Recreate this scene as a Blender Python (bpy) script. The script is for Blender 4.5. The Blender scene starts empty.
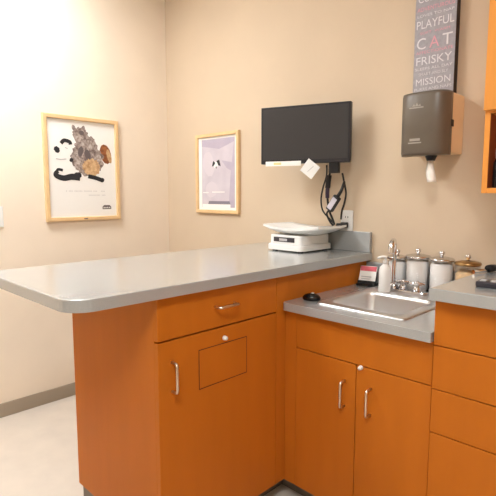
import bpy, bmesh, math, random
from mathutils import Vector, Matrix
PI = math.pi
random.seed(7)
C = bpy.context.scene.collection
sc = bpy.context.scene

# ------------------------------------------------------------------ materials
def s2l(c):
    return tuple((x / 12.92 if x <= .04045 else ((x + .055) / 1.055) ** 2.4) for x in [v / 255 for v in c])

def mat(name, rgb, rough=.5, metal=0., spec=.5, noise=0., nscale=60., coat=0., trans=0., ior=1.45, emit=None, estr=0., bump=0., stretch=None, rgb2=None):
    m = bpy.data.materials.new(name); m.use_nodes = True
    nt = m.node_tree; b = nt.nodes['Principled BSDF']
    col = s2l(rgb)
    b.inputs['Base Color'].default_value = (*col, 1)
    b.inputs['Roughness'].default_value = rough
    b.inputs['Metallic'].default_value = metal
    b.inputs['Specular IOR Level'].default_value = spec
    b.inputs['Coat Weight'].default_value = coat
    b.inputs['Coat Roughness'].default_value = .15
    b.inputs['Transmission Weight'].default_value = trans
    b.inputs['IOR'].default_value = ior
    if emit:
        b.inputs['Emission Color'].default_value = (*emit, 1); b.inputs['Emission Strength'].default_value = estr
    if noise or bump:
        tc = nt.nodes.new('ShaderNodeTexCoord'); mp = nt.nodes.new('ShaderNodeMapping')
        nt.links.new(tc.outputs['Object'], mp.inputs['Vector'])
        if stretch: mp.inputs['Scale'].default_value = stretch
        n = nt.nodes.new('ShaderNodeTexNoise'); n.inputs['Scale'].default_value = nscale; n.inputs['Detail'].default_value = 5
        nt.links.new(mp.outputs['Vector'], n.inputs['Vector'])
        if noise:
            r = nt.nodes.new('ShaderNodeValToRGB')
            c2 = s2l(rgb2) if rgb2 else tuple(x * (1 - noise) for x in col)
            r.color_ramp.elements[0].position = .3; r.color_ramp.elements[1].position = .7
            r.color_ramp.elements[0].color = (*c2, 1)
            r.color_ramp.elements[1].color = (*((col) if rgb2 else tuple(min(1, x * (1 + noise)) for x in col)), 1)
            nt.links.new(n.outputs['Fac'], r.inputs['Fac']); nt.links.new(r.outputs['Color'], b.inputs['Base Color'])
        if bump:
            bp = nt.nodes.new('ShaderNodeBump'); bp.inputs['Strength'].default_value = bump; bp.inputs['Distance'].default_value = .002
            nt.links.new(n.outputs['Fac'], bp.inputs['Height']); nt.links.new(bp.outputs['Normal'], b.inputs['Normal'])
    return m

M = {}
M['wall_lit'] = mat('lit_wall_paint', (246, 231, 212), .75, noise=.03, nscale=3, bump=.03)  # wall paint lightened to put the left wall's stronger light into its colour
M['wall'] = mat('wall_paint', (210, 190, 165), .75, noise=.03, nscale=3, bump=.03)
M['ceiling'] = mat('ceiling_white', (240, 238, 232), .9)
M['floor'] = mat('vinyl_floor', (216, 205, 193), .45, noise=.04, nscale=9)
M['base'] = mat('rubber_base', (170, 156, 138), .6)
M['toe'] = mat('toe_kick_rubber', (120, 112, 104), .6)
M['wood'] = mat('maple_laminate', (192, 109, 30), .45, noise=.04, nscale=3, stretch=(5, 5, .8), spec=.18)
M['woodin'] = mat('cabinet_inside', (142, 74, 40), .5)
M['woodup'] = mat('maple_laminate_upper', (230, 154, 72), .42, noise=.05, nscale=5, stretch=(7, 7, .8), spec=.3)
M['gap'] = mat('carcass_shadow_line', (92, 44, 14), .7)
M['counter'] = mat('grey_laminate', (162, 166, 167), .25, noise=.05, nscale=260, spec=.9, coat=1.)
M['counter'].node_tree.nodes['Principled BSDF'].inputs['Coat IOR'].default_value = 1.75
M['counter'].node_tree.nodes['Principled BSDF'].inputs['Coat Roughness'].default_value = .24
M['steel'] = mat('stainless_steel', (216, 217, 218), .36, metal=1.)
M['chrome'] = mat('chrome', (225, 225, 228), .12, metal=1.)
M['nickel'] = mat('satin_nickel', (222, 212, 200), .28, metal=1.)
M['black'] = mat('black_plastic', (22, 22, 24), .4)
M['bezel'] = mat('dark_bezel', (38, 38, 42), .4)
M['screen'] = mat('screen_off', (58, 57, 58), .35)
M['white'] = mat('white_plastic', (238, 238, 236), .35)
M['whiteb'] = mat('white_bottle', (244, 243, 240), .35)
M['paper'] = mat('white_paper', (245, 244, 240), .8)
M['papery'] = mat('yellow_print', (228, 222, 160), .8)
M['pink'] = mat('pink_print', (226, 108, 120), .7)
M['cord'] = mat('black_rubber_cord', (26, 24, 26), .5)
M['cordb'] = mat('violet_black_plug', (52, 40, 62), .5)
M['silver'] = mat('silver_label', (190, 185, 196), .4)
M['frame'] = mat('light_maple_frame', (232, 196, 146), .45, noise=.06, nscale=20)
M['print'] = mat('poster_white', (248, 246, 242), .45)
M['fur'] = mat('print_grey_brown_fur', (190, 176, 168), .6, noise=.3, nscale=60, rgb2=(104, 84, 78))
M['belly'] = mat('print_tan_fur', (224, 190, 146), .6, noise=.2, nscale=50, rgb2=(176, 132, 90))
M['tail'] = mat('print_chestnut_fur', (172, 106, 62), .6, noise=.2, nscale=50, rgb2=(122, 70, 40))
M['ink'] = mat('print_black_ink', (42, 42, 46), .6)
M['inkgrey'] = mat('print_grey_ink', (196, 194, 194), .6)
M['lav'] = mat('print_lavender', (198, 189, 200), .6, noise=.2, nscale=9, rgb2=(214, 206, 214))
M['lavd'] = mat('print_dusky_violet', (180, 170, 188), .6, noise=.15, nscale=12, rgb2=(192, 182, 198))
M['sign'] = mat('slate_grey_sign', (162, 160, 168), .7, noise=.12, nscale=60)
M['signside'] = mat('sign_dark_edge', (38, 30, 28), .6)
M['letter'] = mat('sign_white_letters', (224, 222, 226), .7)
M['letterp'] = mat('sign_pink_letters', (222, 164, 178), .7)
M['smoke'] = mat('smoked_plastic', (104, 95, 84), .36, noise=.06, nscale=14)
M['cream'] = mat('cream_plastic', (242, 220, 184), .45)
M['smokel'] = mat('smoked_plastic_print', (168, 160, 150), .5)
M['towel'] = mat('paper_towel', (246, 242, 236), .9)
M['cotton'] = mat('cotton_wool', (250, 249, 247), .95)
M['swab'] = mat('wooden_sticks', (222, 190, 146), .8, noise=.2, nscale=70)
M['amberlid'] = mat('bronze_metal_lid', (176, 140, 92), .3, metal=1.)
M['lid'] = mat('brushed_metal_lid', (208, 205, 203), .25, metal=1.)
gm = M['glass'] = bpy.data.materials.new('clear_glass'); gm.use_nodes = True
gn = gm.node_tree; gn.nodes.clear()
g_o = gn.nodes.new('ShaderNodeOutputMaterial'); g_m = gn.nodes.new('ShaderNodeMixShader'); g_t = gn.nodes.new('ShaderNodeBsdfTransparent'); g_g = gn.nodes.new('ShaderNodeBsdfGlossy')
g_f = gn.nodes.new('ShaderNodeLayerWeight'); g_p = gn.nodes.new('ShaderNodeMath'); g_p.operation = 'POWER'; g_p.inputs[1].default_value = 4; g_a = gn.nodes.new('ShaderNodeMath'); g_a.operation = 'MULTIPLY_ADD'; g_a.inputs[1].default_value = .5; g_a.inputs[2].default_value = .05
g_g.inputs['Roughness'].default_value = .04; g_t.inputs['Color'].default_value = (.995, .995, .995, 1)
gn.links.new(g_f.outputs['Facing'], g_p.inputs[0]); gn.links.new(g_p.outputs[0], g_a.inputs[0]); gn.links.new(g_a.outputs[0], g_m.inputs[0]); gn.links.new(g_t.outputs[0], g_m.inputs[1]); gn.links.new(g_g.outputs[0], g_m.inputs[2]); gn.links.new(g_m.outputs[0], g_o.inputs[0])
M['lamp'] = mat('lamp_diffuser', (250, 250, 250), .6, emit=(.955, .985, 1.), estr=21)
M['lampframe'] = mat('lamp_frame', (235, 235, 235), .5)
M['dark'] = mat('dark_grey_plastic', (54, 50, 56), .4)
M['outlethole'] = mat('outlet_slot', (60, 56, 50), .6)

# ------------------------------------------------------------------ bmesh helpers
def merge(dst, src, mi=0):
    me = bpy.data.meshes.new('tmp'); src.to_mesh(me); src.free()
    n0 = len(dst.faces)
    dst.from_mesh(me); bpy.data.meshes.remove(me)
    dst.faces.ensure_lookup_table()
    if mi:
        for f in dst.faces[n0:]: f.material_index = mi
    return dst

def BM(): return bmesh.new()

def box(bm, x0, x1, y0, y1, z0, z1, bev=.0015, seg=2, mi=0):
    b = bmesh.new(); bmesh.ops.create_cube(b, size=1)
    for v in b.verts:
        v.co = Vector(((x0 + x1) / 2 + v.co.x * (x1 - x0), (y0 + y1) / 2 + v.co.y * (y1 - y0), (z0 + z1) / 2 + v.co.z * (z1 - z0)))
    if bev: bmesh.ops.bevel(b, geom=list(b.edges), offset=bev, segments=seg, affect='EDGES', profile=.5)
    return merge(bm, b, mi)

def lathe(bm, prof, c=(0, 0, 0), seg=32, axis='Z', mi=0):
    b = bmesh.new(); rings = []
    for r, z in prof:
        ring = []
        if r < 1e-6: ring = [b.verts.new((0, 0, z))]
        else: ring = [b.verts.new((r * math.cos(2 * PI * i / seg), r * math.sin(2 * PI * i / seg), z)) for i in range(seg)]
        rings.append(ring)
    for a, d in zip(rings, rings[1:]):
        for i in range(seg):
            j = (i + 1) % seg
            if len(a) == 1 and len(d) == 1: continue
            if len(a) == 1: b.faces.new((a[0], d[j], d[i]))
            elif len(d) == 1: b.faces.new((a[i], a[j], d[0]))
            else: b.faces.new((a[i], a[j], d[j], d[i]))
    if axis == 'Y': bmesh.ops.rotate(b, verts=b.verts, cent=(0, 0, 0), matrix=Matrix.Rotation(PI / 2, 3, 'X'))   # z -> -y
    if axis == 'X': bmesh.ops.rotate(b, verts=b.verts, cent=(0, 0, 0), matrix=Matrix.Rotation(PI / 2, 3, 'Y'))   # z -> +x
    bmesh.ops.translate(b, verts=b.verts, vec=c)
    bmesh.ops.recalc_face_normals(b, faces=b.faces)
    for f in b.faces: f.smooth = True
    return merge(bm, b, mi)

def smooth_path(pts, n=8):
    P = [Vector(p) for p in pts]
    if len(P) < 3: return P
    out = []
    for i in range(len(P) - 1):
        p0 = P[max(i - 1, 0)]; p1 = P[i]; p2 = P[i + 1]; p3 = P[min(i + 2, len(P) - 1)]
        for k in range(n):
            t = k / n
            out.append(.5 * ((2 * p1) + (-p0 + p2) * t + (2 * p0 - 5 * p1 + 4 * p2 - p3) * t * t + (-p0 + 3 * p1 - 3 * p2 + p3) * t ** 3))
    out.append(P[-1]); return out

def tube(bm, pts, r, seg=12, smooth=True, n=8, mi=0):
    P = smooth_path(pts, n) if smooth else [Vector(p) for p in pts]
    b = bmesh.new(); rings = []; up = Vector((0, 0, 1))
    T0 = (P[1] - P[0]).normalized()
    N = T0.cross(up) if abs(T0.dot(up)) < .95 else T0.cross(Vector((1, 0, 0)))
    N.normalize()
    for i, p in enumerate(P):
        T = (P[min(i + 1, len(P) - 1)] - P[max(i - 1, 0)]).normalized()
        N = (N - T * N.dot(T)).normalized(); B = T.cross(N)
        rr = r(i / (len(P) - 1)) if callable(r) else r
        rings.append([b.verts.new(p + rr * (math.cos(2 * PI * k / seg) * N + math.sin(2 * PI * k / seg) * B)) for k in range(seg)])
    for a, d in zip(rings, rings[1:]):
        for k in range(seg):
            b.faces.new((a[k], a[(k + 1) % seg], d[(k + 1) % seg], d[k]))
    b.faces.new(rings[0][::-1]); b.faces.new(rings[-1])
    bmesh.ops.recalc_face_normals(b, faces=b.faces)
    for f in b.faces: f.smooth = len(f.verts) == 4
    return merge(bm, b, mi)

def rrect(x0, x1, y0, y1, r, n=6, corners=(1, 1, 1, 1)):
    """rounded rectangle, counter-clockwise from lower-left"""
    out = []
    for k, (cx, cy, a0) in enumerate(((x0, y0, PI), (x1, y0, 1.5 * PI), (x1, y1, 0), (x0, y1, .5 * PI))):
        if not corners[k]: out.append((cx, cy)); continue
        ox = cx + (r if cx == x0 else -r); oy = cy + (r if cy == y0 else -r)
        for i in range(n + 1):
            a = a0 + i / n * PI / 2
            out.append((ox + r * math.cos(a), oy + r * math.sin(a)))
    return out

def slab(bm, outer, z0, z1, hole=None, bev=0., mi=0):
    b = bmesh.new(); eds = []
    for loop in [outer] + ([hole] if hole else []):
        vs = [b.verts.new((x, y, z1)) for x, y in loop]
        eds += [b.edges.new((vs[i], vs[(i + 1) % len(vs)])) for i in range(len(vs))]
    bmesh.ops.triangle_fill(b, use_beauty=True, use_dissolve=True, edges=eds)
    g = bmesh.ops.extrude_face_region(b, geom=list(b.faces))
    for v in g['geom']:
        if isinstance(v, bmesh.types.BMVert): v.co.z = z0
    bmesh.ops.recalc_face_normals(b, faces=b.faces)
    if bev:
        ed = [e for e in b.edges if len(e.link_faces) == 2 and e.calc_face_angle(0) > 1.2 and abs(e.verts[0].co.z - z1) < 1e-6 and abs(e.verts[1].co.z - z1) < 1e-6]
        bmesh.ops.bevel(b, geom=ed, offset=bev, segments=2, affect='EDGES', profile=.5)
    return merge(bm, b, mi)

WL = {}          # world location of every object's own origin
def obj(name, bm, m, parent=None, loc=None, smooth=False, local=False):
    """link bm as ONE mesh object; bm is in world coordinates unless local"""
    base = WL[parent.name] if parent else Vector(loc or (0, 0, 0))
    if not local: bmesh.ops.translate(bm, verts=bm.verts, vec=-base)
    if smooth:
        for f in bm.faces: f.smooth = True
    me = bpy.data.meshes.new(name); bm.to_mesh(me); bm.free()
    for x in (m if isinstance(m, (list, tuple)) else [m]): me.materials.append(x)
    o = bpy.data.objects.new(name, me); C.objects.link(o)
    if parent: o.parent = parent
    else: o.location = base
    WL[o.name] = base
    return o

def thing(name, label, cat, loc=(0, 0, 0), rotz=0., group=None):
    o = bpy.data.objects.new(name, None); C.objects.link(o); o.empty_display_size = .05
    o.location = loc; o.rotation_euler = (0, 0, rotz)
    WL[o.name] = Vector(loc)
    return tag(o, label, cat, group)

def tag(o, label, cat, group=None, kind=None):
    o['label'] = label; o['category'] = cat
    if group: o['group'] = group
    if kind: o['kind'] = kind
    return o

def struct(name, bm, m, label=None):
    o = obj(name, bm, m); o['kind'] = 'structure'
    if label: o['label'] = label
    return o

def text_bm(body, size, width=None, height=None, depth=.0006, squash=None):
    cu = bpy.data.curves.new('lettering', 'FONT'); cu.body = body; cu.size = size; cu.extrude = depth; cu.align_x = 'CENTER'; cu.align_y = 'CENTER'; cu.resolution_u = 3
    o = bpy.data.objects.new('lettering_tmp', cu); C.objects.link(o)
    dg = bpy.context.evaluated_depsgraph_get(); me = bpy.data.meshes.new_from_object(o.evaluated_get(dg))
    bpy.data.objects.remove(o); bpy.data.curves.remove(cu)
    b = bmesh.new(); b.from_mesh(me); bpy.data.meshes.remove(me)
    xs = [v.co.x for v in b.verts]; ys = [v.co.y for v in b.verts]
    cx, cy = (min(xs) + max(xs)) / 2, (min(ys) + max(ys)) / 2
    sx = width / (max(xs) - min(xs)) if width else 1; sy = height / (max(ys) - min(ys)) if height else sx
    for v in b.verts: v.co = Vector(((v.co.x - cx) * sx, (v.co.y - cy) * sy, v.co.z))
    return b

def place(b, origin, ux, uy):
    """flat local xy (+z out) -> world, using axes ux, uy"""
    ux = Vector(ux); uy = Vector(uy); n = ux.cross(uy); o = Vector(origin)
    for v in b.verts: v.co = o + ux * v.co.x + uy * v.co.y + n * v.co.z
    return b

# ------------------------------------------------------------------ key dimensions
X1, YF, ZC = 4.1, -3.9, 2.75           # room extents
HB, TB = 1.0, .036                      # bar counter top, thickness
XP, YE, YS = 1.649, -1.247, -.629       # peninsula face, its end, sink cabinet face
XB = 1.058                              # back side of the peninsula
ZT = .09                                # toe kick height
ZS = .856                               # sink counter top
XR = 2.262                              # sink / drawer cabinet boundary

# ------------------------------------------------------------------ room
def wallbox(name, *a):
    b = BM(); box(b, *a, bev=0); return struct(name, b, M['wall_lit' if name == 'wall_left' else 'wall'])
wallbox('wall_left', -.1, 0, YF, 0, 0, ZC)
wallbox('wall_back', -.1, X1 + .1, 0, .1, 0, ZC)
wallbox('wall_right', X1, X1 + .1, YF, 0, 0, ZC)
wallbox('wall_front', -.1, X1 + .1, YF - .1, YF, 0, ZC)
b = BM(); box(b, -.1, X1 + .1, YF - .1, .1, -.1, 0, bev=0); struct('floor', b, M['floor'])
b = BM(); box(b, -.1, X1 + .1, YF - .1, .1, ZC, ZC + .1, bev=0); struct('ceiling', b, M['ceiling'])
def base(name, x0, x1, y0, y1):
    b = BM(); box(b, x0, x1, y0, y1, 0, .083, bev=.003); struct(name, b, M['base'])
base('baseboard_left', 0, .008, YF, 0)
base('baseboard_back', .008, XB + .02, -.008, 0)
base('baseboard_right', X1 - .008, X1, YF, 0)
base('baseboard_front', .008, X1 - .008, YF, YF + .008)

# ceiling fixtures (the room's own fluorescent troffers)
def troffer(x, y, label):
    t = thing('ceiling_light', label, 'ceiling light', (x, y, ZC - .03), group='recessed ceiling lights')
    b = BM()
    w, l = .31, .61
    for (a0, a1, c0, c1) in ((-w, w, -l, -l + .03), (-w, w, l - .03, l), (-w, -w + .03, -l + .03, l - .03), (w - .03, w, -l + .03, l - .03)):
        box(b, x + a0, x + a1, y + c0, y + c1, ZC - .03, ZC, bev=.002)
    obj('frame', b, M['lampframe'], t)
    b = BM(); box(b, x - w + .03, x + w - .03, y - l + .03, y + l - .03, ZC - .018, ZC - .004, bev=.001)
    obj('diffuser', b, M['lamp'], t)
troffer(.55, -1.55, 'rectangular ceiling light nearest the wall with the fluffy animal poster')
troffer(2.9, -2.3, 'rectangular ceiling light over the middle of the room')

# ------------------------------------------------------------------ handles
def bar_handle(parent, p0, p1, out, r=.0048):
    """D pull between two points on a face, standing off along out"""
    p0 = Vector(p0); p1 = Vector(p1); o = Vector(out); b = BM(); d = (p1 - p0).normalized()
    k = .010
    tube(b, [p0, p0 + o * .6, p0 + o * .9 + d * k * .25, p0 + o + d * k, p1 + o - d * k, p1 + o * .9 - d * k * .25, p1 + o * .6, p1], r, seg=10, smooth=False)
    return obj('handle', b, M['nickel'], parent)

def knob_lock(parent, c, out, r=.0085):
    b = BM(); ax = 'Y' if abs(out[1]) > .5 else 'X'
    lathe(b, [(0, 0), (r * 1.2, 0), (r * 1.2, .004), (r, .006), (r, .012), (r * .8, .014), (0, .014)], c, 16, ax)
    return obj('lock', b, M['white'], parent)

# ------------------------------------------------------------------ peninsula cabinet
F = .020     # door thickness
t = thing('peninsula_cabinet', 'orange maple cabinet under the raised counter, one drawer above a door with cut-out flap', 'cabinet', (XB, YE, 0))
b = BM(); box(b, XB, XP - F, YE + .018, -.005, ZT, HB - TB - .001, bev=0); obj('carcass', b, M['gap'], t)
b = BM(); box(b, XB, XP - F, YE, YE + .018, ZT, HB - TB - .001, bev=.001); obj('end_panel', b, M['wood'], t)
b = BM(); box(b, XB + .006, XP - .075, YE + .014, -.005, 0, ZT, bev=0); box(b, XP - .075, XP - .001, YS + .075, -.005, 0, ZT, bev=0); obj('toe_kick', b, M['toe'], t)
b = BM(); box(b, XP - F, XP, YE, -.686, .8215, HB - TB - .004); d = obj('drawer', b, M['wood'], t)
bar_handle(d, (XP, -1.006, .895), (XP, -.916, .895), (.028, 0, 0))
b = BM(); box(b, XP - F, XP, YE, -.686, ZT, .8155); d = obj('door', b, M['wood'], t)
bar_handle(d, (XP, -1.194, .744), (XP, -1.194, .646), (.028, 0, 0))
b = BM()
fy0, fy1, fz0, fz1 = -1.083, -.851, .618, .7585
for (y0, y1, z0, z1) in ((fy0, fy1, fz0, fz0 + .003), (fy0, fy1, fz1 - .003, fz1), (fy0, fy0 + .003, fz0, fz1), (fy1 - .003, fy1, fz0, fz1)):
    box(b, XP - .002, XP + .0006, y0, y1, z0, z1, bev=0)
obj('flap_outline', b, M['gap'], d)
b = BM(); box(b, XP - .002, XP + .001, fy0 + .003, fy1 - .003, fz0 + .003, fz1 - .003, bev=.0005); obj('flap', b, M['wood'], d)
knob_lock(d, (XP, -.965, .776), (1, 0, 0), .0072)
b = BM(); box(b, XP - F, XP - .001, -.683, YS + .021, ZT, HB - TB - .002, bev=.001)
box(b, XP - F, XP - .001, YS + .021, -.005, ZT, HB - TB - .002, bev=0)
obj('filler_panel', b, M['wood'], t)

# raised countertop
XCF, XCB, YC = 1.672, .957, -1.535
t = thing('raised_countertop', 'grey laminate raised peninsula countertop with rounded end, carrying the scale', 'countertop', (XCB, YC, HB - TB))
b = BM(); slab(b, rrect(XCB, XCF, YC, -.001, .075, 10, (1, 1, 0, 0)), HB - TB, HB, bev=.003)
obj('worktop', b, M['counter'], t)
b = BM(); box(b, 1.25, XCF - .004, -.021, -.001, HB + .0003, HB + .1, bev=.002)
tag(obj('backsplash', b, M['counter'], loc=(1.46, -.011, HB)), 'short grey laminate backsplash standing on the raised countertop behind the scale', 'backsplash')

# ------------------------------------------------------------------ sink cabinet
YSC = -.657
t = thing('sink_cabinet', 'orange maple two-door cabinet under the stainless sink', 'cabinet', (XP, YS, 0))
b = BM()
box(b, XP + .001, XR - .001, YS + F, YS + F + .018, ZT, ZS - .033, bev=0)
box(b, XP + .001, XP + .019, YS + F + .018, -.005, ZT, ZS - .033, bev=0)
box(b, XR - .019, XR - .001, YS + F + .018, -.005, ZT, ZS - .033, bev=0)
box(b, XP + .019, XR - .019, YS + F + .018, -.005, ZT, ZT + .018, bev=0)
obj('carcass', b, M['gap'], t)
b = BM(); box(b, XP + .001, XR - .001, YS + .075, -.005, 0, ZT, bev=0); obj('toe_kick', b, M['toe'], t)
b = BM(); box(b, XP + .0005, 1.7055, YS + .001, YS + F, ZT, ZS - .034, bev=.001); obj('filler_panel', b, M['wood'], t)
b = BM(); box(b, 1.7075, XR - .0035, YS, YS + F, .677, ZS - .035); obj('false_front', b, M['wood'], t)
for (x0, x1, hx) in ((1.7075, 1.9815, 1.936), (1.9845, XR - .0035, 2.043)):
    b = BM(); box(b, x0, x1, YS, YS + F, ZT, .6735); d = obj('door', b, M['wood'], t)
    bar_handle(d, (hx, YS, .602), (hx, YS, .506), (0, -.03, 0))
knob_lock(t, (2.003, YS, .670), (0, -1, 0), .007)

t = thing('sink_countertop', 'low grey laminate countertop holding the stainless sink and the canisters', 'countertop', (XP, YSC, ZS - .032))
b = BM()
SX0, SX1, SY0, SY1 = 1.762, 2.138, -.585, -.085      # sink rim
slab(b, rrect(XP + .001, XR - .001, YSC, -.001, .022, 6, (1, 0, 0, 0)), ZS - .032, ZS, hole=rrect(SX0 + .012, SX1 - .012, SY0 + .012, SY1 - .012, .03), bev=.002)
obj('worktop', b, M['counter'], t)
b = BM(); box(b, XP + .001, XR - .001, -.019, -.001, ZS + .0003, ZS + .1, bev=.002)
tag(obj('backsplash', b, M['counter'], loc=(1.95, -.01, ZS)), 'low grey laminate backsplash behind the glass canisters and the sink', 'backsplash')

# sink
t = thing('sink', 'stainless steel drop-in sink with rectangular basin', 'sink', (SX0, SY0, ZS))
BX0, BX1, BY0, BY1 = 1.800, 2.094, -.54, -.245
b = BM()
def loop(bm, pts, z): return [bm.verts.new((x, y, z)) for x, y in pts]
def bridge(bm, a, c):
    for i in range(len(a)):
        j = (i + 1) % len(a); bm.faces.new((a[i], a[j], c[j], c[i]))
def inset(d, r, z): return loop(b, rrect(BX0 + d, BX1 - d, BY0 + d, BY1 - d, r, 6), z)
o0 = loop(b, rrect(SX0, SX1, SY0, SY1, .025, 6), ZS + .0005)
o1 = loop(b, rrect(SX0 + .002, SX1 - .002, SY0 + .002, SY1 - .002, .024, 6), ZS + .005)
o2 = loop(b, rrect(SX0 + .008, SX1 - .008, SY0 + .008, SY1 - .008, .02, 6), ZS + .006)
i0 = inset(-.004, .042, ZS + .006); i1 = inset(0, .04, ZS + .003); i2 = inset(.004, .038, ZS - .01)
i3 = inset(.012, .036, ZS - .135); i4 = inset(.022, .034, ZS - .15); i5 = inset(.05, .03, ZS - .154)
for a, c in ((o0, o1), (o1, o2), (o2, i0), (i0, i1), (i1, i2), (i2, i3), (i3, i4), (i4, i5)): bridge(b, a, c)
cv = b.verts.new(((BX0 + BX1) / 2, (BY0 + BY1) / 2, ZS - .158))
for i in range(len(i5)): b.faces.new((i5[i], i5[(i + 1) % len(i5)], cv))
bmesh.ops.recalc_face_normals(b, faces=b.faces)
obj('basin', b, M['steel'], t, smooth=True)
b = BM(); lathe(b, [(.038, 0), (.038, .003), (.028, .004), (.022, 0), (0, 0)], ((BX0 + BX1) / 2, (BY0 + BY1) / 2, ZS - .157), 24); obj('drain', b, M['chrome'], t)

# faucet on the sink deck
fx, fy, fz = 1.925, -.155, ZS + .0065
t = thing('faucet', 'chrome gooseneck faucet with two cross handles at the back of the sink', 'faucet', (fx, fy, fz))
b = BM(); slab(b, rrect(fx - .10, fx + .10, fy - .026, fy + .026, .025), fz, fz + .012, bev=.004); obj('base_plate', b, M['chrome'], t)
sx = fx - .055
b = BM(); lathe(b, [(0, 0), (.022, 0), (.02, .012), (.013, .024), (0, .024)], (sx, fy, fz + .012), 20)
tube(b, [(sx, fy, fz + .03), (sx, fy, fz + .12), (sx, fy, fz + .175), (sx + .004, fy - .014, fz + .208), (sx + .012, fy - .038, fz + .222), (sx + .020, fy - .066, fz + .205), (sx + .022, fy - .074, fz + .172)], lambda u: .0085 + .004 * min(1, max(0, u - .4) * 5), 16)
obj('spout', b, M['chrome'], t)
for hx in (fx - .012, fx + .052):
    b = BM(); lathe(b, [(0, 0), (.019, 0), (.017, .012), (.010, .02), (.010, .036), (0, .036)], (hx, fy, fz + .012), 16)
    for a in (.4, .4 + PI / 2):
        dx, dy = .032 * math.cos(a), .032 * math.sin(a)
        tube(b, [(hx - dx, fy - dy, fz + .043), (hx + dx, fy + dy, fz + .043)], .0075, 10, smooth=False)
    lathe(b, [(0, 0), (.011, 0), (.011, .014), (.008, .018), (0, .018)], (hx, fy, fz + .036), 14)
    obj('cross_handle', b, M['chrome'], t)

# ------------------------------------------------------------------ drawer cabinet
YD = -.640
X2 = 2.86
t = thing('drawer_cabinet', 'orange maple four-drawer cabinet right of the sink cabinet', 'cabinet', (XR, YD, 0))
b = BM(); box(b, XR, X2, YD + F, -.005, ZT, HB - TB - .002, bev=0); obj('carcass', b, M['wood'], t)
b = BM(); box(b, XR, X2, YD + .075, -.005, 0, ZT, bev=0); obj('toe_kick', b, M['toe'], t)
zz = [ZT, .5295, .673, .8145, HB - TB - .004]
for z0, z1 in zip(zz, zz[1:]):
    b = BM(); box(b, XR + .002, X2, YD, YD + F - .001, z0 + .0015, z1 - .0015)
    d = obj('drawer', b, M['wood'], t)
    bar_handle(d, ((XR + X2) / 2 - .05, YD, (z0 + z1) / 2), ((XR + X2) / 2 + .05, YD, (z0 + z1) / 2), (0, -.028, 0))
    b = BM(); box(b, XR + .004, X2 - .002, YD + F - .001, YD + F, z0 - .0015, z0 + .0015, bev=0)
    obj('shadow_gap', b, M['gap'], d)
b = BM(); slab(b, rrect(XR - .004, X2 + .02, -.677, -.001, .02, 5, (0, 0, 0, 0)), HB - TB, HB, bev=.003)
tag(obj('side_countertop', b, M['counter'], loc=(XR, -.677, HB - TB)), 'grey laminate countertop over the four-drawer cabinet', 'countertop')

# ------------------------------------------------------------------ wall cabinet with open cubby
UX, UX2, UY = 2.275, 2.95, -.33
t = thing('wall_cabinet', 'light orange maple wall cabinet with an open cubby below its door', 'cabinet', (UX, UY, 1.287))
b = BM()
for a in ((UX, UX + .018, UY, -.002, 1.287, 2.25), (UX2 - .018, UX2, UY, -.002, 1.287, 2.25), (UX + .018, UX2 - .018, UY, -.002, 1.287, 1.305), (UX + .018, UX2 - .018, UY, -.002, 1.555, 1.573), (UX + .018, UX2 - .018, UY, -.002, 2.232, 2.25)):
    box(b, *a, bev=.001)
obj('carcass', b, M['woodup'], t)
b = BM(); box(b, UX + .018, UX2 - .018, -.012, -.002, 1.305, 2.232, bev=0); box(b, UX + .018, UX + .0185, UY + .002, -.012, 1.305, 1.555, bev=0); obj('back_panel', b, M['woodin'], t)
b = BM(); box(b, UX + .001, UX2 - .001, UY - .02, UY - .001, 1.564, 2.25); d = obj('door', b, M['woodup'], t)
bar_handle(d, (UX2 - .05, UY - .02, 1.62), (UX2 - .05, UY - .02, 1.72), (0, -.028, 0))
t = thing('bottle', 'slim black bottle with white cap standing in the open wall cubby', 'bottle', (2.316, -.300, 1.3055))
b = BM(); lathe(b, [(0, 0), (.014, 0), (.0155, .003), (.0155, .085), (.012, .095), (.008, .1), (0, .1)], (2.316, -.300, 1.3055)); obj('body', b, M['black'], t)
b = BM(); lathe(b, [(0, 0), (.0095, 0), (.0095, .034), (.008, .037), (0, .037)], (2.316, -.300, 1.406), 20); obj('cap', b, M['white'], t)

# ------------------------------------------------------------------ framed posters
def frame_bm(w, h, fw, dep):
    """picture frame in local xy, front at z = dep, from four mitred rails"""
    b = BM(); outer = [(-w / 2, 0), (w / 2, 0), (w / 2, h), (-w / 2, h)]; inn = [(-w / 2 + fw, fw), (w / 2 - fw, fw), (w / 2 - fw, h - fw), (-w / 2 + fw, h - fw)]
    lv = []
    for pts, z in ((outer, 0), (outer, dep - .003), ([(x * (1 - .003 / w * 2), y + (.003 if y == 0 else -.003)) for x, y in outer], dep), ([(x + (-.003 if x < 0 else .003), y + (-.003 if y < h / 2 else .003)) for x, y in inn], dep), (inn, dep - .003), (inn, 0)):
        lv.append([b.verts.new((x, y, z)) for x, y in pts])
    for a, c in zip(lv, lv[1:] + lv[:1]):
        for i in range(4): b.faces.new((a[i], a[(i + 1) % 4], c[(i + 1) % 4], c[i]))
    bmesh.ops.recalc_face_normals(b, faces=b.faces)
    return b

def poly(b, pts, z, mi):
    vs = [b.verts.new((x, y, z)) for x, y in pts]
    f = b.faces.new(vs); f.material_index = mi
    f.normal_update()
    if f.normal.z < 0: f.normal_flip()

def blob(cx, cy, rx, ry, n=28, rot=0., jag=0.):
    out = []
    for i in range(n):
        a = 2 * PI * i / n; k = 1 + jag * (random.random() - .5)
        x, y = rx * k * math.cos(a), ry * k * math.sin(a)
        out.append((cx + x * math.cos(rot) - y * math.sin(rot), cy + x * math.sin(rot) + y * math.cos(rot)))
    return out

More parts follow.
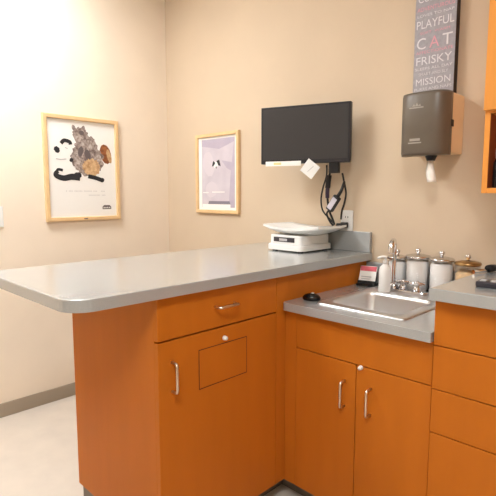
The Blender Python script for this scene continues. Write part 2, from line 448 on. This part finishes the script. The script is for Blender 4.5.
def ribbon(b, pts, w, z, mi):
    P = smooth_path([(x, y, 0) for x, y in pts], 8); L = []; R = []
    for i, p in enumerate(P):
        T = (P[min(i + 1, len(P) - 1)] - P[max(i - 1, 0)]).normalized(); n = Vector((-T.y, T.x, 0)); ww = (w(i / (len(P) - 1)) if callable(w) else w) / 2
        L.append(p + n * ww); R.append(p - n * ww)
    for i in range(len(P) - 1):
        vs = [b.verts.new((q.x, q.y, z)) for q in (L[i], L[i + 1], R[i + 1], R[i])]
        f = b.faces.new(vs); f.material_index = mi; f.normal_update()
        if f.normal.z < 0: f.normal_flip()

# poster with the fluffy animal, on the left wall
PY0, PY1, PZ0, PZ1 = -.897, -.405, 1.119, 1.757
w, h = PY1 - PY0, PZ1 - PZ0; pc = (PY0 + PY1) / 2
t = thing('framed_poster', 'maple framed white poster of a fluffy brown squirrel-like animal, on the bright left wall', 'poster', (.001, pc, PZ0))
ux, uy = (0, 1, 0), (0, 0, 1)
obj('frame', place(frame_bm(w, h, .024, .022), (.001, pc, PZ0), ux, uy), M['frame'], t)
b = BM()
poly(b, [(-w / 2 + .02, .02), (w / 2 - .02, .02), (w / 2 - .02, h - .02), (-w / 2 + .02, h - .02)], .008, 0)
def PU(u, v): return ((u - .5) * w, v * h)
Z = .0084
def pb(u, v, ru, rv, mi, z, rot=0., jag=.1, n=30):
    x, y = PU(u, v); poly(b, blob(x, y, ru * w, rv * h, n, rot, jag), z, mi)
pb(.815, .66, .078, .098, 3, Z, .25, .06)                 # bushy tail
pb(.60, .74, .05, .05, 7, Z + .0007, .3, .3, 40); pb(.72, .60, .035, .06, 7, Z + .0007, .2, .3, 40); pb(.42, .57, .04, .07, 7, Z + .0007, -.1, .3, 40); pb(.52, .745, .045, .03, 7, Z + .0007, 0, .3, 40)
pb(.865, .64, .03, .07, 2, Z + .0002, .25, .1)
pb(.56, .60, .215, .165, 1, Z + .0004, 0, .22, 56)             # body
pb(.545, .70, .155, .13, 1, Z + .0005, 0, .22, 56)
pb(.475, .825, .105, .075, 1, Z + .0006, -.2, .22, 56)        # head
for ru, rr in ((.39, .3), (.515, -.2)): pb(ru, .89, .024, .03, 1, Z + .0007, rr, .05)   # ears
pb(.49, .850, .034, .022, 6, Z + .0009, 0, .1)            # dark face patch
pb(.455, .79, .05, .03, 7, Z + .0008, 0, .2)
pb(.61, .52, .12, .085, 2, Z + .0009, 0, .22, 56)             # tan belly
pb(.565, .64, .04, .055, 6, Z + .0008, .2, .15)           # darker paws on the chest
pb(.47, .67, .035, .05, 6, Z + .0008, -.3, .15)
x, y = PU(.70, .405)
ribbon(b, [PU(.56, .435), PU(.66, .42), PU(.76, .395)], .026, Z + .0011, 4)
pb(.75, .40, .035, .022, 4, Z + .0012, 0, .1)
ribbon(b, [PU(.17, .475), PU(.14, .455), PU(.15, .43), PU(.24, .41), PU(.34, .425), PU(.45, .42)], lambda u: .022 + .02 * u, Z + .0011, 4)    # black paw curl
ribbon(b, [PU(.15, .46), PU(.17, .49), PU(.23, .485)], .016, Z + .0012, 4)
pb(.42, .44, .05, .03, 4, Z + .0012, 0, .2)
ribbon(b, [PU(.22, .735), PU(.26, .765), PU(.33, .755), PU(.34, .73)], .022, Z + .0011, 4)     # black marks left of the animal
pb(.165, .675, .034, .032, 4, Z + .0011, .6, .2)
pb(.345, .585, .025, .02, 4, Z + .0011, 0, .2)
ribbon(b, [PU(.15, .59), PU(.21, .585), PU(.28, .592)], .006, Z + .0011, 5)
ribbon(b, [PU(.27, .70), PU(.30, .69)], .005, Z + .0011, 5)
for k, (u0, u1, v) in enumerate(((.26, .80, .285), (.56, .80, .245))):
    x0, y0 = PU(u0, v); x1, _ = PU(u1, v)
    n = int((x1 - x0) / .009)
    for i in range(n):
        if random.random() < .15: continue
        xa = x0 + i * .009; poly(b, [(xa, y0), (xa + .006, y0), (xa + .006, y0 + .004), (xa, y0 + .004)], Z, 5)
x, y = PU(.81, .125)
poly(b, [(x - .031, y - .012), (x + .031, y - .012), (x + .031, y + .003), (x + .02, y + .014), (x - .02, y + .014), (x - .031, y + .003)], Z, 6)
for i in range(4): poly(b, [(x - .024 + i * .013, y - .006), (x - .016 + i * .013, y - .006), (x - .016 + i * .013, y + .002), (x - .024 + i * .013, y + .002)], Z + .0004, 0)
M['inkmid'] = mat('print_mid_grey', (104, 92, 92), .6)
obj('print', place(b, (.001, pc, PZ0), ux, uy), [M['print'], M['fur'], M['belly'], M['tail'], M['ink'], M['inkgrey'], M['inkmid'], mat('print_light_fur', (206, 194, 186), .6, noise=.3, nscale=70, rgb2=(132, 112, 104))], t)
b = BM(); box(b, .0235, .0255, pc - .014, pc + .01, PZ0 + .008, PZ0 + .015, bev=.0005)
obj('frame_badge', b, M['inkmid'], t)

# lavender poster, on the back wall
QX0, QX1, QZ0, QZ1 = .340, .751, 1.160, 1.672
w, h = QX1 - QX0, QZ1 - QZ0; qc = (QX0 + QX1) / 2
t = thing('framed_poster', 'maple framed lavender poster with tiny white animal face, on the wall left of the monitor', 'poster', (qc, -.001, QZ0))
ux, uy = (1, 0, 0), (0, 0, 1)
obj('frame', place(frame_bm(w, h, .022, .022), (qc, -.001, QZ0), ux, uy), M['frame'], t)
b = BM()
poly(b, [(-w / 2 + .018, .018), (w / 2 - .018, .018), (w / 2 - .018, h - .018), (-w / 2 + .018, h - .018)], .008, 0)
poly(b, [PU(.13, .075), PU(.90, .075), PU(.90, .93), PU(.13, .93)], .0083, 1)
poly(b, [PU(.76, .075), PU(.90, .075), PU(.90, .93), PU(.86, .78), PU(.80, .45)], .0085, 2)
poly(b, [PU(.13, .93), PU(.13, .85), PU(.55, .80), PU(.90, .88), PU(.90, .93)], .0086, 2)
poly(b, [PU(.60, .66), PU(.72, .56), PU(.90, .50), PU(.90, .62)], .0087, 2)
pb(.30, .62, .13, .16, 3, .0086, .3, .1); pb(.36, .30, .14, .10, 3, .0086, .3, .1)
pb(.47, .605, .045, .042, 4, .0089, 0, .08)
poly(b, [PU(.375, .585), PU(.41, .66), PU(.46, .63), PU(.425, .60)], .0092, 5)
poly(b, [PU(.585, .585), PU(.55, .67), PU(.485, .655), PU(.53, .60)], .0092, 5)
pb(.48, .575, .02, .014, 6, .0093, 0, .05)
for (u0, u1, v, hh) in ((.16, .30, .255, .007), (.38, .68, .26, .008)):
    x0, y0 = PU(u0, v); x1, _ = PU(u1, v); n = int((x1 - x0) / .011)
    for i in range(n): poly(b, [(x0 + i * .011, y0), (x0 + i * .011 + .008, y0), (x0 + i * .011 + .008, y0 + hh), (x0 + i * .011, y0 + hh)], .0089, 4)
poly(b, [PU(.14, .06), PU(.80, .06), PU(.80, .115), PU(.14, .115)], .0090, 0)
poly(b, [PU(.28, .115), PU(.80, .115), PU(.78, .155), PU(.30, .155)], .0091, 6)
obj('print', place(b, (qc, -.001, QZ0), ux, uy), [M['print'], M['lav'], M['lavd'], mat('print_pale_mist', (214, 205, 213), .6), M['print'], M['ink'], mat('print_grey_violet', (136, 130, 142), .6)], t)

# ------------------------------------------------------------------ cat word sign above the dispenser
GX0, GX1, GZ0, GZ1 = 1.866, 2.044, 1.693, 2.26
t = thing('wall_sign', 'tall narrow slate grey sign of white and pink cat words above the towel dispenser', 'sign', ((GX0 + GX1) / 2, -.001, GZ0))
b = BM(); box(b, GX0, GX1, -.035, -.001, GZ0, GZ1, bev=.001); obj('panel', b, M['signside'], t)
b = BM(); box(b, GX0 + .001, GX1 - .001, -.0358, -.0345, GZ0 + .001, GZ1 - .001, bev=0); obj('face', b, M['sign'], t)
gc = (GX0 + GX1) / 2; W = GX1 - GX0
lines = [('MEOW', 2.205, .86, .040, 0), ('INDEPENDENT', 2.160, .9, .018, 1), ('CURIOUS', 2.110, .86, .032, 0), ('ADVENTUROUS', 2.066, .9, .017, 1), ('LOVES TO NAP', 2.040, .88, .011, 0), ('PLAYFUL', 2.003, .9, .034, 0), ('SOFT  WARM', 1.968, .72, .010, 1),
         ('C', 1.925, .22, .046, 0, -.32), ('A', 1.925, .24, .046, 1, 0), ('T', 1.925, .24, .046, 0, .31),
         ('AFFECTIONATE', 1.888, .9, .012, 1), ('FRISKY', 1.853, .86, .034, 0), ('SLEEPS ALL DAY', 1.820, .9, .011, 0), ('SMART AND SLY', 1.797, .72, .012, 0), ('MISSION', 1.765, .84, .028, 0), ('PURRS AND NAPS', 1.735, .9, .012, 0)]
for L in lines:
    off = L[5] * W if len(L) > 5 else 0
    tb = text_bm(L[0], .05, W * L[2], L[3], .0005)
    obj('lettering', place(tb, (gc + off, -.0362, L[1]), (1, 0, 0), (0, 0, 1)), M['letterp'] if L[4] else M['letter'], t)

# ------------------------------------------------------------------ towel dispenser
DX0, DX1, DZ0, DZ1 = 1.886, 2.080, 1.443, 1.690
t = thing('towel_dispenser', 'smoky grey-brown paper towel dispenser with cream back on the wall below the sign', 'dispenser', ((DX0 + DX1) / 2, -.001, DZ0))
b = BM(); box(b, DX0 + .004, DX1, -.125, -.001, DZ0 + .006, DZ1 - .002, bev=.006)
obj('housing', b, M['cream'], t)
b = BM(); n = 24; prof = []
dc = (DX0 + DX1) / 2; hw = (DX1 - DX0) / 2 + .002
for i in range(n + 1):
    a = PI * i / n
    prof.append((dc - hw * math.copysign(abs(math.cos(a)) ** .55, math.cos(a)), -.1255 - .078 * abs(math.sin(a)) ** .75))
bb = bmesh.new()
lv = []
for z, k in ((DZ0 - .002, .9), (DZ0 + .010, 1.), (DZ1 - .012, 1.), (DZ1, .94)):
    lv.append([bb.verts.new((dc + (x - dc) * (.99 if k < 1 else 1), -.1255 + (y + .1255) * k, z)) for x, y in prof])
for a, c in zip(lv, lv[1:]):
    for i in range(n):
        f = bb.faces.new((a[i], a[i + 1], c[i + 1], c[i])); f.smooth = True
bb.faces.new(lv[0]); bb.faces.new(lv[-1]); 
bb.faces.new([lv[k][0] for k in range(4)] + [lv[k][-1] for k in (3, 2, 1, 0)])
bmesh.ops.recalc_face_normals(bb, faces=bb.faces); merge(b, bb)
cover = obj('cover', b, M['smoke'], t)
# emblem (small peak over a word strip) and lower strip on the cover
def on_cover(bm_pts, z): pass
b = BM(); yf = -.2188
for pts in ([(-.004, 0), (.004, .014), (.012, 0)], [(-.016, 0), (-.008, .010), (-.003, 0)], [(.011, 0), (.016, .008), (.022, 0)]):
    poly(b, [(x, y) for x, y in pts], 0, 0)
poly(b, [(-.028, -.008), (.032, -.008), (.032, -.003), (-.028, -.003)], 0, 0)
place(b, (dc - .018, -.2037, DZ1 - .055), (1, 0, 0), (0, 0, 1)); obj('emblem', b, M['smokel'], cover)
b = BM(); poly(b, [(-.022, 0), (.022, 0), (.022, .010), (-.022, .010)], 0, 0); poly(b, [(-.028, -.010), (.028, -.010), (.028, -.005), (-.028, -.005)], 0, 0)
place(b, (dc - .018, -.2037, DZ0 + .055), (1, 0, 0), (0, 0, 1)); obj('name_strip', b, M['smokel'], cover)
b = BM(); box(b, DX1 - .001, DX1 + .004, -.135, -.112, 1.553, 1.58, bev=.002); obj('latch', b, M['black'], t)
b = BM(); lathe(b, [(0, 0), (.016, 0), (.024, .02), (.026, .024), (0, .024)], (dc + .02, -.13, DZ0 - .022), 20); obj('nozzle', b, M['black'], t)
b = BM()
bb = bmesh.new(); px = dc + .018; py = -.13; prev = None
for i in range(9):
    u = i / 8; z = DZ0 - .018 - u * .092; ww = .009 + .009 * math.sin(u * PI * .62); sh = .016 * u * u
    ring = [bb.verts.new((px + sh + ww * math.cos(2 * PI * k / 14) * (1 + .22 * math.sin(3 * k)), py - sh * .6 + ww * .75 * math.sin(2 * PI * k / 14) * (1 + .25 * math.cos(5 * k + i)), z)) for k in range(14)]
    if prev:
        for k in range(14): bb.faces.new((prev[k], prev[(k + 1) % 14], ring[(k + 1) % 14], ring[k])).smooth = True
    else: bb.faces.new(ring)
    prev = ring
bb.faces.new(prev[::-1]); bmesh.ops.recalc_face_normals(bb, faces=bb.faces); merge(b, bb)
tag(obj('paper_towel', b, M['towel'], loc=(px, py, DZ0 - .11)), 'twisted white paper towel end hanging out of the dispenser', 'paper towel')

# ------------------------------------------------------------------ monitor on a wall arm
mc = Vector((1.378, -.178, 1.436)); ma = math.radians(19.5)
t = thing('monitor', 'dark flat computer monitor on a wall arm above the raised counter', 'monitor', mc, ma)
MW, MH = .462, .284
WLm = t
b = BM(); box(b, -MW / 2, MW / 2, 0, .032, 0, MH, bev=.004); hs = obj('housing', b, M['bezel'], t, local=True)
box_b = BM(); box(box_b, -MW / 2 + .08, MW / 2 - .08, .030, .046, .04, MH - .04, bev=.006); obj('rear_cover', box_b, M['black'], t, local=True)
b = BM(); box(b, -MW / 2 + .012, MW / 2 - .012, -.0012, .002, .020, MH - .011, bev=.0004); obj('screen', b, M['screen'], t, local=True)
b = BM(); box(b, MW / 2 - .07, MW / 2 - .03, -.001, .001, .006, .011, bev=.0003); obj('control_buttons', b, M['dark'], t, local=True)
# arm: from the rear cover straight to the wall (world y = 0)
b = BM(); R_ = Matrix.Rotation(-ma, 3, 'Z')
def ml(p): return R_ @ (Vector(p) - mc)
box(b, -.05, .05, .046, .052, .09, .19, bev=.001)
w0 = Vector((1.36, -.002, 1.575))
tube(b, [(0, .05, .14), ml((1.35, -.10, 1.58)), ml((1.36, -.03, 1.58))], .014, 12, smooth=False)
tube(b, [ml((1.36, -.03, 1.58)), ml((1.36, -.003, 1.58))], .045, 24, smooth=False)
obj('wall_arm', b, M['black'], t, local=True)
b = BM(); box(b, MW / 2 - .105, MW / 2 - .055, .004, .040, -.05, .008, bev=.004); obj('connector_block', b, M['black'], t, local=True)

# paper strip and tag below the screen
def mw(p): return Matrix.Rotation(ma, 3, 'Z') @ Vector(p) + mc
b = BM()
box(b, 0, .19, -.0022, -.0006, -.013, .011, bev=.0002)
bb = BM(); box(bb, .045, .085, -.0026, -.0022, -.007, .005, bev=0)
o = thing('paper_strip', 'white and yellow paper strip stuck along the bottom left of the monitor', 'paper note', mw((-MW / 2 + .028, -.001, .002)), ma)
obj('strip', b, M['paper'], o, local=True); obj('yellow_patch', bb, M['papery'], o, local=True)
b = BM(); box(b, -.037, .037, -.003, 0, -.036, .036, bev=.0005)
bmesh.ops.rotate(b, verts=b.verts, cent=(0, 0, 0), matrix=Matrix.Rotation(math.radians(38), 3, 'Y'))
bb = BM(); box(bb, -.018, .022, -.0036, -.003, -.004, -.001, bev=0)
bmesh.ops.rotate(bb, verts=bb.verts, cent=(0, 0, 0), matrix=Matrix.Rotation(math.radians(-40), 3, 'Y'))
o = thing('hanging_tag', 'white square card hanging tilted from the bottom of the monitor', 'card', mw((.035, -.0026, -.028)), ma)
obj('card', b, M['white'], o, local=True); obj('printed_line', bb, M['inkgrey'], o, local=True)

# ------------------------------------------------------------------ wall outlet, plug, cords
ox, oz = 1.524, 1.145
t = thing('wall_outlet', 'white wall outlet plate with a black plug, above the backsplash right of the scale', 'outlet', (ox, -.001, oz))
b = BM(); box(b, ox - .036, ox + .036, -.007, -.001, oz - .058, oz + .058, bev=.003); obj('plate', b, M['white'], t)
for dz in (-.024, .024):
    b = BM()
    for dx in (-.007, .007): box(b, ox + dx - .0015, ox + dx + .0015, -.0078, -.006, oz + dz - .005, oz + dz + .005, bev=0)
    obj('socket', b, M['outlethole'], t)
b = BM(); box(b, ox - .022, ox + .014, -.034, -.0085, oz - .030, oz - .002, bev=.005); box(b, ox - .05, ox - .018, -.030, -.014, oz - .026, oz - .008, bev=.005)
tag(obj('power_plug', b, M['black'], loc=(ox, -.02, oz - .02)), 'black plug pushed into the white wall outlet', 'plug')
def cord(pts, r, label, m='cord'):
    b = BM(); tube(b, pts, r, 10)
    return tag(obj('power_cable', b, M[m], loc=pts[-1]), label, 'cord', 'cords below the monitor')
cord([(1.462, -.10, 1.425), (1.430, -.055, 1.376), (1.398, -.04, 1.315), (1.384, -.035, 1.253), (1.398, -.035, 1.197), (1.445, -.03, 1.150), (1.47, -.03, 1.13)], .0042, 'thin black cord bowing widest to the left below the monitor')
cord([(1.538, -.075, 1.385), (1.532, -.05, 1.345), (1.538, -.04, 1.29), (1.53, -.04, 1.24), (1.52, -.045, 1.20), (1.512, -.04, 1.158)], .0048, 'black cord dropping at the right from the monitor to the wall plug')
t = thing('video_cable', 'thick black and violet plug cable hanging left of the power adapter', 'cable', (1.46, -.06, 1.2))
b = BM(); tube(b, [(1.482, -.10, 1.425), (1.474, -.085, 1.40), (1.464, -.08, 1.375)], .0055, 10); tube(b, [(1.464, -.08, 1.378), (1.460, -.08, 1.35), (1.456, -.08, 1.315)], .013, 12); obj('plug', b, M['cord'], t)
b = BM(); tube(b, [(1.456, -.08, 1.316), (1.453, -.078, 1.29), (1.452, -.075, 1.265)], .010, 12); obj('collar', b, M['cordb'], t)
b = BM(); tube(b, [(1.452, -.075, 1.267), (1.452, -.07, 1.24), (1.447, -.05, 1.20), (1.46, -.04, 1.16), (1.47, -.035, 1.13)], .0055, 10); obj('lead', b, M['cord'], t)
t = thing('power_adapter', 'black power adapter with silver label hanging slanted among the cords', 'adapter', (1.49, -.075, 1.24))
d0, d1 = Vector((1.533, -.075, 1.300)), Vector((1.462, -.075, 1.200))
ax = (d1 - d0).normalized(); nx = Vector((0, -1, 0)); sx_ = ax.cross(nx)
def obox(bm, c, la, lb, lc, bev):
    q = BM(); box(q, -la, la, -lb, lb, -lc, lc, bev=bev)
    for v in q.verts: v.co = Vector(c) + ax * v.co.x + nx * v.co.y + sx_ * v.co.z
    return merge(bm, q)
b = BM(); obox(b, d0.lerp(d1, .62), .043, .014, .019, .006); obj('body', b, M['black'], t)
b = BM(); obox(b, d0.lerp(d1, .62) + nx * .0145, .032, .0008, .014, 0); obj('label_plate', b, M['silver'], t)
b = BM(); tube(b, [d0 + Vector((.004, .02, .045)), d0, d0.lerp(d1, .36)], lambda u: .006 + .004 * u, 10); obj('lead', b, M['cord'], t)
b = BM(); tube(b, [d1 + ax * -.006, d1 + ax * .02, (1.46, -.06, 1.145), (1.47, -.045, 1.125)], .005, 10); obj('lead', b, M['cord'], t)

# ------------------------------------------------------------------ pet scale
t = thing('scale', 'white countertop pet scale with curved tray on the raised counter', 'scale', (1.345, -.155, HB))
b = BM()
q = rrect(1.228, 1.460, -.288, -.030, .03, 6); slab(b, q, HB + .008, HB + .036, bev=.006)
obj('lower_base', b, M['white'], t)
b = BM(); q = rrect(1.238, 1.450, -.276, -.040, .025, 6); slab(b, q, HB + .037, HB + .082, bev=.005); obj('body', b, M['white'], t)
b = BM(); box(b, 1.272, 1.405, -.2785, -.275, HB + .048, HB + .071, bev=.001); obj('display', b, M['dark'], t)
b = BM(); box(b, 1.31, 1.36, -.2795, -.278, HB + .053, HB + .065, bev=0); obj('display_mark', b, M['inkgrey'], t)
for (x, y) in ((1.262, -.255), (1.428, -.255), (1.262, -.06), (1.428, -.06)):
    b = BM(); lathe(b, [(0, 0), (.013, 0), (.015, .008), (0, .008)], (x, y, HB), 14); obj('foot', b, M['dark'], t)
b = BM(); nx_, ny_ = 24, 10; gr = []
for s in (0, 1):
    rows = []
    for j in range(ny_ + 1):
        row = []
        for i in range(nx_ + 1):
            u = i / nx_ * 2 - 1; v = j / ny_ * 2 - 1
            d = max(abs(u), abs(v)) ** 2
            x = 1.370 + .194 * u * (1 - .10 * v * v); y = -.156 + .134 * v * (1 - .12 * u * u)
            z = HB + .118 + .014 * u * u - .032 * (1 - d)
            if s == 0: z -= .013 - .003 * abs(u)
            row.append(b.verts.new((x, y, z)))
        rows.append(row)
    gr.append(rows)
for s in (0, 1):
    for j in range(ny_):
        for i in range(nx_):
            f = b.faces.new((gr[s][j][i], gr[s][j][i + 1], gr[s][j + 1][i + 1], gr[s][j + 1][i])); f.smooth = True
for i in range(nx_):
    for j in (0, ny_): b.faces.new((gr[0][j][i], gr[0][j][i + 1], gr[1][j][i + 1], gr[1][j][i]))
for j in range(ny_):
    for i in (0, nx_): b.faces.new((gr[0][j][i], gr[0][j + 1][i], gr[1][j + 1][i], gr[1][j][i]))
bmesh.ops.recalc_face_normals(b, faces=b.faces)
obj('tray', b, M['white'], t)

# ------------------------------------------------------------------ canisters behind the sink
def canister(x, y, r, hb, label, lidm, fill, flabel, fname, fcat, z=ZS):
    t = thing('glass_canister', label, 'canister', (x, y, z), group='glass canisters along the wall')
    b = BM()
    lathe(b, [(0, 0), (r * .93, 0), (r, .006), (r, hb - .012), (r * .95, hb - .003), (r * .95, hb), (r * .95 - .003, hb), (r - .0035, hb - .013), (r - .0035, .008), (0, .008)], (x, y, z), 36)
    obj('jar', b, M['glass'], t)
    b = BM(); zl = z + hb + .0005
    lathe(b, [(0, 0), (r * 1.02, 0), (r * 1.04, .004), (r * 1.04, .008), (r * .98, .012), (r * .5, .018), (0, .0195)], (x, y, zl), 36)
    l = obj('lid', b, M[lidm], t)
    b = BM(); lathe(b, [(0, 0), (.006, 0), (.006, .006), (.012, .012), (.012, .02), (.007, .024), (0, .024)], (x, y, zl + .019), 18); obj('knob', b, M['chrome'], l)
    # contents: one uncountable mass
    b = BM(); rr = r - .0045; hh = hb * fill; rings = []
    bb = bmesh.new()
    for (k, zz) in ((.9, .0095), (1, .016), (1, hh * .5), (1, hh - .01), (.8, hh)):
        rings.append([bb.verts.new((x + rr * k * (1 - .035 * random.random()) * math.cos(2 * PI * i / 28), y + rr * k * (1 - .035 * random.random()) * math.sin(2 * PI * i / 28), z + zz + (.004 * random.random() if zz > .02 else 0))) for i in range(28)])
    for a, c in zip(rings, rings[1:]):
        for i in range(28): bb.faces.new((a[i], a[(i + 1) % 28], c[(i + 1) % 28], c[i])).smooth = True
    bb.faces.new(rings[0]); bb.faces.new(rings[-1]); bmesh.ops.recalc_face_normals(bb, faces=bb.faces); merge(b, bb)
    tag(obj(fname, b, M['cotton'] if fname != 'wooden_sticks' else M['swab'], loc=(x, y, z + .01)), flabel, fcat, kind='stuff')
canister(1.838, -.066, .043, .135, 'smallest glass canister, half hidden behind the faucet spout', 'lid', .93, 'white cotton filling the small canister behind the faucet spout', 'cotton_wool', 'cotton')
canister(1.940, -.075, .052, .148, 'glass canister full of white cotton directly behind the cross handles', 'lid', .94, 'white cotton filling the canister behind the cross handles', 'cotton_wool', 'cotton')
canister(2.046, -.078, .050, .146, 'glass canister of white cotton between the sink handles and raised side counter', 'lid', .94, 'white cotton filling the canister beside the raised side counter', 'cotton_wool', 'cotton')
canister(2.153, -.078, .050, .140, 'glass canister with bronze lid, rightmost and mostly hidden by the side counter', 'amberlid', .8, 'pale wooden sticks in the rightmost bronze lidded canister', 'wooden_sticks', 'sticks')

# soap bottle
px, py = 1.858, -.213
t = thing('soap_bottle', 'white plastic pump bottle standing on the sink left of the faucet', 'bottle', (px, py, ZS + .0062))
z = ZS + .0062
b = BM(); lathe(b, [(0, 0), (.023, 0), (.0255, .004), (.0255, .09), (.022, .108), (.012, .119), (.010, .122), (0, .122)], (px, py, z), 28); obj('body', b, M['whiteb'], t)
b = BM(); lathe(b, [(0, 0), (.011, 0), (.011, .014), (.005, .016), (.005, .03), (0, .03)], (px, py, z + .1225), 18); tube(b, [(px + .006, py, z + .152), (px - .008, py - .012, z + .154), (px - .022, py - .026, z + .148)], .0055, 10); obj('pump', b, M['white'], t)

# small card display
t = thing('card_display', 'small white and pink card in a black stand beside the peninsula side', 'card stand', (1.715, -.085, ZS))
la = math.radians(-8); tl = math.radians(24)
ux = Vector((math.cos(la + .35), math.sin(la + .35), 0)); bk = Vector((-ux.y, ux.x, 0)); uy = (Vector((0, 0, 1)) * math.cos(tl) + bk * math.sin(tl)); org = Vector((1.712, -.118, ZS + .012))
def card(w0, w1, h0, h1, d0, d1, bev=.0008):
    q = BM(); box(q, w0, w1, h0, h1, d0, d1, bev=bev); return place(q, org, ux, uy)
b = card(-.040, .040, .0, .085, -.006, -.001); obj('card', b, M['paper'], t)
b = card(-.038, .038, .060, .083, -.001, .0002, 0); obj('pink_heading', b, M['pink'], t)
b = card(-.03, .02, .030, .034, -.001, .0002, 0); merge(b, card(-.03, .012, .020, .023, -.001, .0002, 0)); obj('printed_line', b, M['inkgrey'], t)
b = BM(); q = BM(); box(q, -.044, .044, -.02, .05, 0, .010, bev=.003)
for v in q.verts: v.co = Vector((org.x, org.y, ZS + .0003)) + ux * v.co.x + bk * v.co.y + Vector((0, 0, v.co.z))
merge(b, q); merge(b, card(-.043, .043, -.002, .012, -.008, .003)); merge(b, card(.040, .044, 0, .06, -.010, -.001)); obj('stand', b, M['black'], t)

# mouse on the sink counter
mx, my = 1.712, -.540
t = thing('computer_mouse', 'small rounded glossy black mouse at the left front of the sink counter', 'mouse', (mx, my, ZS), .5)
b = BM(); lathe(b, [(0, 0), (.030, 0), (.033, .006), (.031, .014), (.024, .022), (.012, .027), (0, .028)], (0, 0, 0), 28)
for v in b.verts: v.co.x *= 1.15; v.co.y *= .8
obj('shell', b, mat('glossy_black', (14, 14, 16), .12), t, local=True)
b = BM(); lathe(b, [(0, 0), (.007, 0), (.007, .003), (0, .005)], (.004, 0, .0265), 14); obj('white_spot', b, M['white'], t, local=True)  # small white disc on top of the shell

# things on the side counter
t = thing('exam_instrument', 'silver instrument with a glossy black head lying on the right counter nearest the wall', 'instrument', (2.278, -.268, HB), 1.25)
b = BM(); tube(b, [(-.055, 0, .009), (.0, 0, .009), (.028, 0, .010)], .007, 12, smooth=False); obj('handle', b, M['chrome'], t, local=True)
b = BM(); tube(b, [(.022, 0, .014), (.04, 0, .015), (.062, .0, .015)], lambda u: .0145 - .002 * abs(u - .5), 16, smooth=False); obj('head', b, M['black'], t, local=True)
t = thing('instrument_case', 'flat dark grey case on the right counter in front of the silver instrument', 'case', (2.402, -.522, HB), .1)
b = BM(); box(b, -.055, .1, -.032, .032, .0003, .018, bev=.004); obj('case', b, M['dark'], t, local=True)
b = BM()
for i in range(4): box(b, -.045 + i * .03, -.028 + i * .03, -.02, .004, .018, .021, bev=.001)
obj('buttons', b, M['inkgrey'], t, local=True)

# wall switch plate at the left edge
t = thing('light_switch', 'white light switch plate on the bright left wall at the left picture edge', 'light switch', (.001, -1.172, 1.10))
b = BM(); box(b, .001, .007, -1.208, -1.136, 1.10, 1.216, bev=.003); obj('plate', b, M['white'], t)
b = BM(); box(b, .007, .016, -1.178, -1.166, 1.148, 1.172, bev=.002); obj('toggle', b, M['white'], t)

# ------------------------------------------------------------------ camera, view
cam = bpy.data.cameras.new('camera'); co = bpy.data.objects.new('camera', cam); C.objects.link(co)
cam.sensor_fit = 'HORIZONTAL'; cam.sensor_width = 36; cam.lens = 478.64 / 496 * 36; cam.clip_start = .02
co.location = (2.8742, -2.0843, 1.2845); co.rotation_euler = (math.radians(90 - 6.433), 0, math.radians(44.66))
sc.camera = co
wd = bpy.data.worlds.new('room_ambient'); sc.world = wd; wd.use_nodes = True
wd.node_tree.nodes['Background'].inputs['Color'].default_value = (.9, .9, 1, 1); wd.node_tree.nodes['Background'].inputs['Strength'].default_value = .2
sc.view_settings.view_transform = 'Standard'; sc.view_settings.look = 'None'; sc.view_settings.gamma = 1; sc.view_settings.use_curve_mapping = False
sc.view_settings.exposure = 0.12
